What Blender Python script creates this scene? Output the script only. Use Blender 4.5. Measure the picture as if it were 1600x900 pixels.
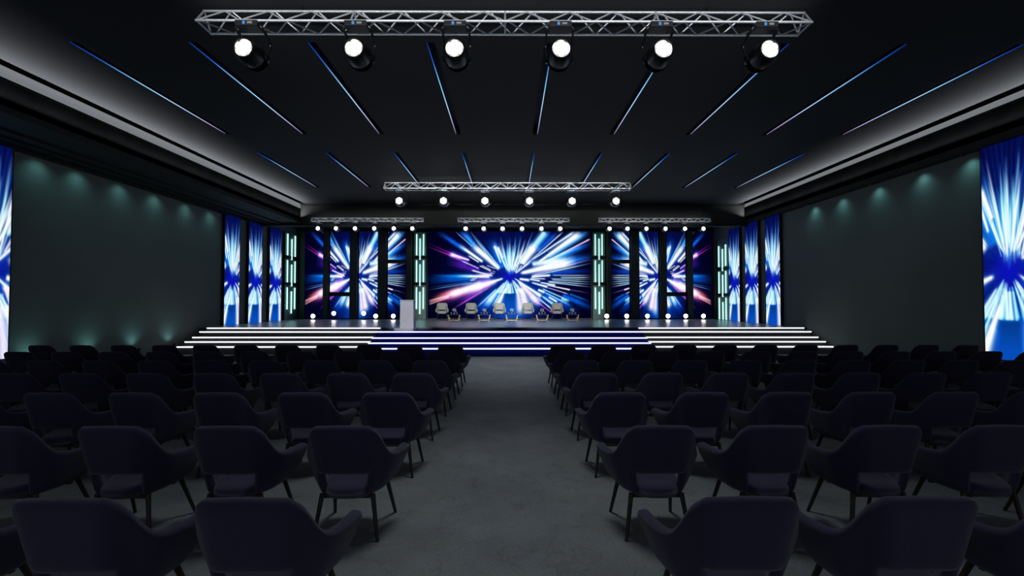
import bpy, bmesh, math, random
import numpy as np
from mathutils import Vector, Matrix, Euler

for o in list(bpy.data.objects): bpy.data.objects.remove(o)
SC = bpy.context.scene
COL = SC.collection
random.seed(7)

# ------------------------------------------------------------------ camera, world, exposure
cam_data = bpy.data.cameras.new('camera'); cam = bpy.data.objects.new('camera', cam_data); COL.objects.link(cam)
cam.location = (0, 0, 1.65)
cam_data.sensor_width = 36; cam_data.lens = 36*768/1600; cam_data.clip_start = .05; cam_data.clip_end = 200
cam.rotation_euler = (math.pi/2 + math.atan(20/768), 0, -math.atan(4/768))
SC.camera = cam
SC.view_settings.view_transform = 'Standard'; SC.view_settings.look = 'None'
SC.view_settings.exposure = 0; SC.view_settings.gamma = 1; SC.view_settings.use_curve_mapping = False
W = bpy.data.worlds.new('world'); SC.world = W; W.use_nodes = True
W.node_tree.nodes['Background'].inputs[0].default_value = (.80, .88, 1.0, 1)
W.node_tree.nodes['Background'].inputs[1].default_value = .27

def lamp(kind, name, loc, rot, energy, color=(1, 1, 1), **kw):
    d = bpy.data.lights.new(name, kind); d.energy = energy; d.color = color
    for k, v in kw.items(): setattr(d, k, v)
    o = bpy.data.objects.new(name, d); COL.objects.link(o); o.location = loc; o.rotation_euler = rot
    return o
def aim(o, target):
    o.rotation_euler = (Vector(target) - o.location).to_track_quat('-Z', 'Y').to_euler()

# cove lamps: thin strips on the fascia ledges, shining up on the ceiling
CL = lamp('AREA', 'cove_lamp', (-8.62, 12.2, 5.16), (math.pi, math.radians(-15), 0), 215, (.93, .95, 1), shape='RECTANGLE', size=.06, size_y=16.4)
CR = lamp('AREA', 'cove_lamp', (9.76, 12.2, 5.18), (math.pi, math.radians(15), 0), 200, (.93, .95, 1), shape='RECTANGLE', size=.06, size_y=16.4)
# added stage and podium spots near the front truss, no fixtures built
for x, tx, e in ((-1.2, -1.5, 6500), (1.4, 1.5, 6500)):
    s = lamp('SPOT', 'stage_wash_fill', (x, 6.75, 5.30), (0, 0, 0), e, (.95, .97, 1), spot_size=math.radians(24), spot_blend=.8, shadow_soft_size=.08)
    aim(s, (tx, 22.8, 1.2))
s = lamp('SPOT', 'podium_fill', (-3.0, 6.75, 5.30), (0, 0, 0), 2150, (.93, .94, 1), spot_size=math.radians(9), spot_blend=.7, shadow_soft_size=.08)
aim(s, (-3.35, 16.1, 1.25))
# added fill spot above the aisle, unseen overhead
for x, y, tx, ty, e in ((-.05, 4.3, 0, 3.1, 250),):
    s = lamp('SPOT', 'aisle_fill', (x, y, 5.55), (0, 0, 0), e, (.90, .96, 1), spot_size=math.radians(115), spot_blend=1, shadow_soft_size=.6)
    aim(s, (tx, ty, 0))

# added unseen fill lines brightening each truss from the audience side
for y, z, x, w, e in ((5.35, 5.36, -.06, 8.2, 13), (15.2, 5.36, -.06, 8.2, 19), (19.35, 4.90, -5.82, 4.4, 3.2), (19.35, 4.90, .17, 4.4, 2.6), (19.35, 4.90, 5.96, 4.4, 3.2)):
    s = lamp('AREA', 'truss_fill', (x, y, z), (math.radians(94), 0, 0), e, (.95, .97, 1), shape='RECTANGLE', size=w, size_y=.03, spread=math.radians(50))
# added unseen fill at the middle truss for the far aisle floor
s = lamp('SPOT', 'aisle_fill', (-.05, 16.0, 5.30), (0, 0, 0), 480, (.86, .92, 1), spot_size=math.radians(50), spot_blend=1, shadow_soft_size=.3)
aim(s, (0, 12.3, 0))

# ------------------------------------------------------------------ materials
def mat(name, color, rough=.6, metal=0., spec=.5, emit=None, strength=0., trans=0.):
    m = bpy.data.materials.new(name); m.use_nodes = True
    b = m.node_tree.nodes['Principled BSDF']
    b.inputs['Base Color'].default_value = (*color, 1); b.inputs['Roughness'].default_value = rough
    b.inputs['Metallic'].default_value = metal; b.inputs['Specular IOR Level'].default_value = spec
    if emit: b.inputs['Emission Color'].default_value = (*emit, 1); b.inputs['Emission Strength'].default_value = strength
    if trans: b.inputs['Transmission Weight'].default_value = trans
    return m
def noisy(m, scale, lo, hi, detail=4, bump=0., bscale=None, coord='Object'):
    nt = m.node_tree; b = nt.nodes['Principled BSDF']
    tc = nt.nodes.new('ShaderNodeTexCoord'); n = nt.nodes.new('ShaderNodeTexNoise'); r = nt.nodes.new('ShaderNodeValToRGB')
    n.inputs['Scale'].default_value = scale; n.inputs['Detail'].default_value = detail
    r.color_ramp.elements[0].position = .35; r.color_ramp.elements[1].position = .65
    r.color_ramp.elements[0].color = (*lo, 1); r.color_ramp.elements[1].color = (*hi, 1)
    nt.links.new(tc.outputs[coord], n.inputs['Vector']); nt.links.new(n.outputs['Fac'], r.inputs['Fac'])
    nt.links.new(r.outputs['Color'], b.inputs['Base Color'])
    if bump:
        n2 = nt.nodes.new('ShaderNodeTexNoise'); n2.inputs['Scale'].default_value = bscale; n2.inputs['Detail'].default_value = 3
        bp = nt.nodes.new('ShaderNodeBump'); bp.inputs['Strength'].default_value = bump; bp.inputs['Distance'].default_value = .01
        nt.links.new(tc.outputs[coord], n2.inputs['Vector']); nt.links.new(n2.outputs['Fac'], bp.inputs['Height']); nt.links.new(bp.outputs['Normal'], b.inputs['Normal'])
    return m
M = {}
M['wall'] = noisy(mat('wall_paint', (.1, .12, .12), .85, spec=.2), .6, (.19, .215, .205), (.215, .24, .23))
M['stagewall'] = noisy(mat('stage_wall_paint', (.05, .06, .055), .8, spec=.2), .6, (.045, .055, .05), (.055, .065, .06))
M['pilaster'] = noisy(mat('pilaster_paint', (.03, .035, .032), .7), 1., (.028, .032, .03), (.036, .04, .037))
M['ceil'] = noisy(mat('ceiling_paint', (.1, .1, .105), .75, spec=.15), .5, (.046, .049, .052), (.052, .055, .058))
M['bulk'] = noisy(mat('bulkhead_paint', (.16, .16, .16), .8, spec=.2), .5, (.036, .038, .036), (.043, .045, .043))
M['black'] = noisy(mat('black_paint', (.012, .012, .012), .7, spec=.3), 2., (.010, .010, .010), (.015, .015, .014))
M['void'] = noisy(mat('matt_black_shade', (.002, .002, .002), .95, spec=0), 2., (.0007, .0008, .0008), (.0011, .0012, .0012))  # shade put into the colour: keeps slots and upper fascias black beside the lamps
M['fascia'] = noisy(mat('fascia_paint', (.03, .032, .03), .7, spec=.2), 2., (.028, .03, .028), (.034, .036, .033))
M['band'] = mat('cove_band', (.03, .03, .03), .6, spec=.1, emit=(.9, .96, 1.04), strength=.19)  # dark base; the band's even lit grey is put in as glow
M['stage'] = noisy(mat('stage_floor_gloss', (.12, .13, .135), .30, spec=.7), 1.2, (.21, .26, .30), (.25, .30, .34))
M['step'] = noisy(mat('step_laminate', (.08, .085, .1), .6), 3., (.07, .075, .085), (.09, .095, .11))
M['carpetblue'] = noisy(mat('blue_step_carpet', (.008, .012, .16), .95, spec=.1), 60., (.011, .018, .30), (.017, .026, .40), bump=.3, bscale=300)
M['led'] = mat('white_led', (.9, .9, .9), .5, emit=(.97, .98, 1.0), strength=1.6)
M['tube'] = mat('teal_white_tube', (.9, .9, .9), .5, emit=(.50, 1.0, .93), strength=1.35)
M['board'] = noisy(mat('teal_board', (.2, .3, .28), .6), 3., (.14, .22, .2), (.17, .26, .24))
M['lens'] = mat('lit_lens', (1, 1, 1), .3, emit=(1, .99, .96), strength=12)
M['headblack'] = noisy(mat('black_plastic', (.015, .015, .016), .28, spec=.6), 12., (.012, .012, .013), (.02, .02, .021))
M['logo'] = mat('blue_display', (.05, .2, .5), .4, emit=(.02, .16, .42), strength=.5)
M['display'] = mat('grey_display', (.2, .2, .2), .4, emit=(.2, .2, .22), strength=.25)
M['alu'] = noisy(mat('brushed_aluminium', (.75, .77, .8), .4, metal=.55), 30., (.75, .77, .8), (.92, .93, .95))
M['navy'] = noisy(mat('navy_fabric', (.03, .027, .08), .9, spec=.2), 180., (.025, .0235, .056), (.034, .032, .074), bump=.25, bscale=500)
M['navy'].node_tree.nodes['Principled BSDF'].inputs['Sheen Weight'].default_value = .25
M['leg'] = noisy(mat('dark_bronze_leg', (.035, .03, .025), .45, metal=.4), 20., (.03, .026, .022), (.045, .04, .034))
M['greyfab'] = noisy(mat('warm_grey_fabric', (.45, .44, .4), .9), 90., (.36, .35, .31), (.43, .42, .38))
M['gold'] = noisy(mat('gold_metal', (.7, .5, .2), .35, metal=.8), 20., (.17, .13, .065), (.22, .165, .085))
M['glass'] = mat('clear_glass', (.9, .95, .95), .05, trans=.9)
M['tabletop'] = noisy(mat('dark_glass_top', (.05, .05, .055), .15), 5., (.04, .04, .045), (.06, .06, .065))
M['flower'] = noisy(mat('white_petal', (.8, .8, .85), .7), 20., (.7, .7, .75), (.85, .85, .9))
M['green'] = noisy(mat('green_stem', (.1, .25, .1), .7), 20., (.08, .2, .08), (.12, .28, .12))
M['podium'] = noisy(mat('white_podium', (.62, .62, .68), .45), 2., (.60, .60, .66), (.64, .64, .70))

# floor: grey concrete-look carpet, faint tiles and mottling
m = mat('floor_concrete', (.2, .21, .22), .7, spec=.3); M['floor'] = m
nt = m.node_tree; b = nt.nodes['Principled BSDF']
tc = nt.nodes.new('ShaderNodeTexCoord')
n1 = nt.nodes.new('ShaderNodeTexNoise'); n1.inputs['Scale'].default_value = 1.3; n1.inputs['Detail'].default_value = 6; n1.inputs['Roughness'].default_value = .6
n2 = nt.nodes.new('ShaderNodeTexNoise'); n2.inputs['Scale'].default_value = 60; n2.inputs['Detail'].default_value = 3
n3 = nt.nodes.new('ShaderNodeTexNoise'); n3.inputs['Scale'].default_value = 2.2; n3.inputs['Detail'].default_value = 5
r1 = nt.nodes.new('ShaderNodeValToRGB'); r1.color_ramp.elements[0].position = .3; r1.color_ramp.elements[1].position = .7
r1.color_ramp.elements[0].color = (.185, .20, .21, 1); r1.color_ramp.elements[1].color = (.29, .31, .32, 1)
mx = nt.nodes.new('ShaderNodeMix'); mx.data_type = 'RGBA'; mx.blend_type = 'MULTIPLY'; mx.inputs['Factor'].default_value = .45
r2 = nt.nodes.new('ShaderNodeValToRGB'); r2.color_ramp.elements[0].position = .3; r2.color_ramp.elements[1].position = .7
r2.color_ramp.elements[0].color = (.45, .45, .45, 1); r2.color_ramp.elements[1].color = (1, 1, 1, 1)
r3 = nt.nodes.new('ShaderNodeValToRGB')      # thin wandering cracks
r3.color_ramp.elements[0].position = .485; r3.color_ramp.elements[0].color = (1, 1, 1, 1)
e = r3.color_ramp.elements.new(.5); e.color = (.72, .72, .72, 1)
r3.color_ramp.elements[-1].position = .515; r3.color_ramp.elements[-1].color = (1, 1, 1, 1)
mx2 = nt.nodes.new('ShaderNodeMix'); mx2.data_type = 'RGBA'; mx2.blend_type = 'MULTIPLY'; mx2.inputs['Factor'].default_value = .6
L = nt.links.new
for n in (n1, n2, n3): L(tc.outputs['Object'], n.inputs['Vector'])
L(n1.outputs['Fac'], r1.inputs['Fac']); L(n2.outputs['Fac'], r2.inputs['Fac']); L(n3.outputs['Fac'], r3.inputs['Fac'])
L(r1.outputs['Color'], mx.inputs[6]); L(r2.outputs['Color'], mx.inputs[7])
L(mx.outputs[2], mx2.inputs[6]); L(r3.outputs['Color'], mx2.inputs[7]); L(mx2.outputs[2], b.inputs['Base Color'])
bp = nt.nodes.new('ShaderNodeBump'); bp.inputs['Strength'].default_value = .3; bp.inputs['Distance'].default_value = .004
L(n2.outputs['Fac'], bp.inputs['Height']); L(bp.outputs['Normal'], b.inputs['Normal'])

# luminous screen: colours come from the mesh's own picture attribute
m = bpy.data.materials.new('led_screen_picture'); m.use_nodes = True; M['screen'] = m
nt = m.node_tree; nt.nodes.clear()
a = nt.nodes.new('ShaderNodeAttribute'); a.attribute_name = 'picture'
em = nt.nodes.new('ShaderNodeEmission'); out = nt.nodes.new('ShaderNodeOutputMaterial'); em.inputs['Strength'].default_value = 1.0
nt.links.new(a.outputs['Color'], em.inputs['Color']); nt.links.new(em.outputs[0], out.inputs[0])
# screen reflection in the ceiling slots, painted as glow: blue, white, pink lengthwise
m = bpy.data.materials.new('slot_reflection_glow'); m.use_nodes = True; M['line'] = m
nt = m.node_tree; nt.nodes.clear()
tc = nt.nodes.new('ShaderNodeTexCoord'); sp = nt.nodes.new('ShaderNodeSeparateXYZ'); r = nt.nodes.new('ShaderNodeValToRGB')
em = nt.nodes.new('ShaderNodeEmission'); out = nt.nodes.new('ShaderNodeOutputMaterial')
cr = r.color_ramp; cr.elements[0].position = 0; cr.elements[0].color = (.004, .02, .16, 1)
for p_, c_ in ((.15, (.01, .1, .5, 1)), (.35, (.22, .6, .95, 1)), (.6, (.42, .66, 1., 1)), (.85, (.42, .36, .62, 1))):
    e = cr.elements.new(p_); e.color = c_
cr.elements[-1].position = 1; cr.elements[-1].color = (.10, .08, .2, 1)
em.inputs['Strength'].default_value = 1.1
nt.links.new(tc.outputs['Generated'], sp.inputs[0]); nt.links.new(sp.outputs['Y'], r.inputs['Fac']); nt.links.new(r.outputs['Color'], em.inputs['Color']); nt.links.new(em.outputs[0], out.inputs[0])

# ------------------------------------------------------------------ mesh helpers
class MB:
    def __init__(s): s.v = []; s.f = []; s.sm = []
    def add(s, vs, fs, smooth=False):
        n = len(s.v); s.v += [tuple(x) for x in vs]; s.f += [tuple(i+n for i in f) for f in fs]; s.sm += [smooth]*len(fs); return s
    def box(s, x0, x1, y0, y1, z0, z1, bev=0.):
        bm = bmesh.new(); bmesh.ops.create_cube(bm, size=1)
        for v in bm.verts: v.co = Vector(((x0+x1)/2 + v.co.x*(x1-x0), (y0+y1)/2 + v.co.y*(y1-y0), (z0+z1)/2 + v.co.z*(z1-z0)))
        if bev: bmesh.ops.bevel(bm, geom=bm.edges[:], offset=bev, segments=2, affect='EDGES', profile=.5)
        bm.verts.index_update(); s.add([v.co[:] for v in bm.verts], [[v.index for v in f.verts] for f in bm.faces]); bm.free(); return s
    def cyl(s, a, b, r0, r1=None, n=12, cap=True):
        r1 = r0 if r1 is None else r1; a = Vector(a); b = Vector(b); d = (b-a).normalized()
        t = Vector((0, 0, 1)) if abs(d.z) < .9 else Vector((1, 0, 0)); u = d.cross(t).normalized(); w = d.cross(u)
        vs = []
        for c, r in ((a, r0), (b, r1)):
            vs += [c + (u*math.cos(2*math.pi*i/n) + w*math.sin(2*math.pi*i/n))*r for i in range(n)]
        s.add(vs, [(i, (i+1) % n, n+(i+1) % n, n+i) for i in range(n)], True)
        if cap: s.add(vs, [tuple(range(n))[::-1], tuple(range(n, 2*n))])
        return s
    def lathe(s, prof, origin=(0, 0, 0), axis='Z', n=24):
        o = Vector(origin); vs = []
        for (r, h) in prof:
            for i in range(n):
                c, t = r*math.cos(2*math.pi*i/n), r*math.sin(2*math.pi*i/n)
                vs.append(o + (Vector((c, t, h)) if axis == 'Z' else Vector((c, h, -t)) if axis == 'Y' else Vector((h, c, t))))
        fs = [(j*n+i, j*n+(i+1) % n, (j+1)*n+(i+1) % n, (j+1)*n+i) for j in range(len(prof)-1) for i in range(n)]
        s.add(vs, fs, True); return s
    def tube(s, pts, r, n=8):
        for a, b in zip(pts, pts[1:]): s.cyl(a, b, r, n=n)
        return s
    def mesh(s, name, m):
        me = bpy.data.meshes.new(name); me.from_pydata([tuple(v) for v in s.v], [], s.f); me.update()
        for p, k in zip(me.polygons, s.sm): p.use_smooth = k
        me.materials.append(m); return me
    def build(s, name, m, parent=None):
        o = bpy.data.objects.new(name, s.mesh(name, m)); COL.objects.link(o)
        if parent: o.parent = parent
        return o
def tag(o, label=None, cat=None, group=None, kind=None):
    if label: o['label'] = label
    if cat: o['category'] = cat
    if group: o['group'] = group
    if kind: o['kind'] = kind
    return o
def empty(name, loc=(0, 0, 0), rz=0.):
    o = bpy.data.objects.new(name, None); COL.objects.link(o); o.location = loc; o.rotation_euler = (0, 0, rz); o.empty_display_size = .1; return o
def copy_tree(o, parent=None):
    c = o.copy(); COL.objects.link(c)
    if parent: c.parent = parent
    for ch in list(o.children): copy_tree(ch, c)
    return c
def struct(name, mb, m, parent=None):
    o = mb.build(name, m, parent); o['kind'] = 'structure'; return o
ORD = ['first', 'second', 'third', 'fourth', 'fifth', 'sixth', 'seventh', 'eighth', 'ninth', 'tenth', 'eleventh']

# ------------------------------------------------------------------ the room
XL, XR, YB, YR, ZC, ZS = -10.5, 10.1, -3.0, 24.4, 5.7, 4.9
struct('floor', MB().box(XL-.2, XR+.2, YB, YR+.2, -.2, 0), M['floor'])
struct('wall_left', MB().box(XL-.2, XL, YB, YR+.2, 0, 6.1), M['wall'])
struct('wall_right', MB().box(XR, XR+.2, YB, YR+.2, 0, 6.1), M['wall'])
struct('wall_rear', MB().box(XL, XR, YR, YR+.2, 0, 6.1), M['stagewall'])

# ceiling slab with real slots for the reflection lines
LX = [-6.84 + 1.866*k for k in range(9)]; SW = .13
LY = [(7.62, 11.88), (13.36, 17.48)]
CX0, CX1 = -8.52, 9.6
xs = [CX0]
for x in LX: xs += [x-SW/2, x+SW/2]
xs.append(CX1); ys = [YB, LY[0][0], LY[0][1], LY[1][0], LY[1][1], 20.5]
cb = MB()
for i in range(len(xs)-1):
    for j in range(len(ys)-1):
        if i % 2 == 1 and j in (1, 3): continue
        cb.add([(xs[i], ys[j], ZC), (xs[i+1], ys[j], ZC), (xs[i+1], ys[j+1], ZC), (xs[i], ys[j+1], ZC)], [(0, 3, 2, 1)])
cb.box(CX0-.3, CX1+.5, YB, 20.5, ZC+.25, ZC+.4)
struct('ceiling', cb, M['ceil'])
# shadow gaps beside the coves, cove bands and fascias, soffits
struct('trim_1', MB().box(CX0-.012, CX0, YB, 20.48, ZC, ZC+.25).box(-8.73, CX0-.012, YB, 20.48, ZC+.235, ZC+.25), M['void'])
struct('trim_2', MB().box(CX1, CX1+.012, YB, 20.48, ZC, ZC+.25).box(CX1+.012, 9.86, YB, 20.48, ZC+.235, ZC+.25), M['void'])
struct('trim_3', MB().box(-8.83, -8.73, YB, 20.5, 5.49, ZC-.0), M['band'])
struct('trim_4', MB().box(9.86, 9.96, YB, 20.5, 5.56, ZC-.0), M['band'])
struct('trim_11', MB().box(-8.83, -8.73, YB, 20.5, ZC, ZC+.25), M['void'])
struct('trim_12', MB().box(9.86, 9.96, YB, 20.5, ZC, ZC+.25), M['void'])
struct('trim_5', MB().box(XL, -8.73, YB, 20.5, ZS, 5.02), M['fascia'])
struct('trim_13', MB().box(XL, -8.73, YB, 20.5, 5.02, 5.46).box(-8.84, -8.70, YB, 20.5, 5.46, 5.49), M['void'])  # upper fascia blackened so the cove lamp does not show on it
struct('trim_6', MB().box(9.86, XR, YB, 20.5, ZS-.03, 5.02), M['fascia'])
struct('trim_14', MB().box(9.86, XR, YB, 20.5, 5.02, 5.54).box(9.83, 9.97, YB, 20.5, 5.54, 5.56), M['void'])
struct('trim_7', MB().box(-9.62, -9.52, YB, 20.5, ZS-.05, ZS).box(-10.02, -9.94, YB, 20.5, ZS-.05, ZS).box(XL, -10.32, YB, 20.5, ZS-.07, ZS), M['black'])
# rear bulkhead over the stage front and the lower stage ceiling
struct('wall_bulkhead', MB().box(XL, XR, 20.5, 20.7, 4.86, 5.95), M['bulk'])
struct('trim_8', MB().box(-8.7, 9.84, 20.40, 20.5, 5.62, 5.69), M['black'])
struct('trim_9', MB().box(XL, XR, 20.44, 20.74, 4.78, 4.86), M['black'])
struct('ceiling_stage', MB().box(XL, XR, 20.7, YR, 5.2, 5.35), M['black'])
struct('trim_10', MB().box(XL, XR, 24.18, YR, 5.10, 5.2), M['black'])

# ------------------------------------------------------------------ ceiling slots, screen reflection painted as a glowing strip
NM = ['far left', 'second from the left', 'third from the left', 'fourth from the left', 'middle', 'fourth from the right', 'third from the right', 'second from the right', 'far right']
def ceil_slot(k, j):
    x = LX[k]; y0, y1 = LY[j]; t = empty('ceiling_slot', (x, y0, ZC+.2)) 
    tag(t, '%s slot with painted screen reflection in the %s row of the ceiling' % (NM[k], ('nearer long', 'farther short')[j]), 'ceiling light', 'slots with painted reflections in the dark ceiling')
    L_ = y1-y0
    c = MB()
    c.box(-SW/2-.01, -SW/2, 0, L_, -.2, -.05).box(SW/2, SW/2+.01, 0, L_, -.2, -.05).box(-SW/2, SW/2, 0, L_, -.06, -.05)
    c.box(-SW/2, SW/2, -.01, 0, -.2, -.05).box(-SW/2, SW/2, L_, L_+.01, -.2, -.05)
    c.build('channel', M['black'], t)
    s = -1 if x < 0 else 1
    w = .015
    a = s*(SW/2-.001); b_ = s*(SW/2-.016)
    MB().box(min(a, b_), max(a, b_), .02, L_-.02, -.20+.004, -.20+w).build('slot_reflection', M['line'], t)
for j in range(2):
    for k in range(9): ceil_slot(k, j)

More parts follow.
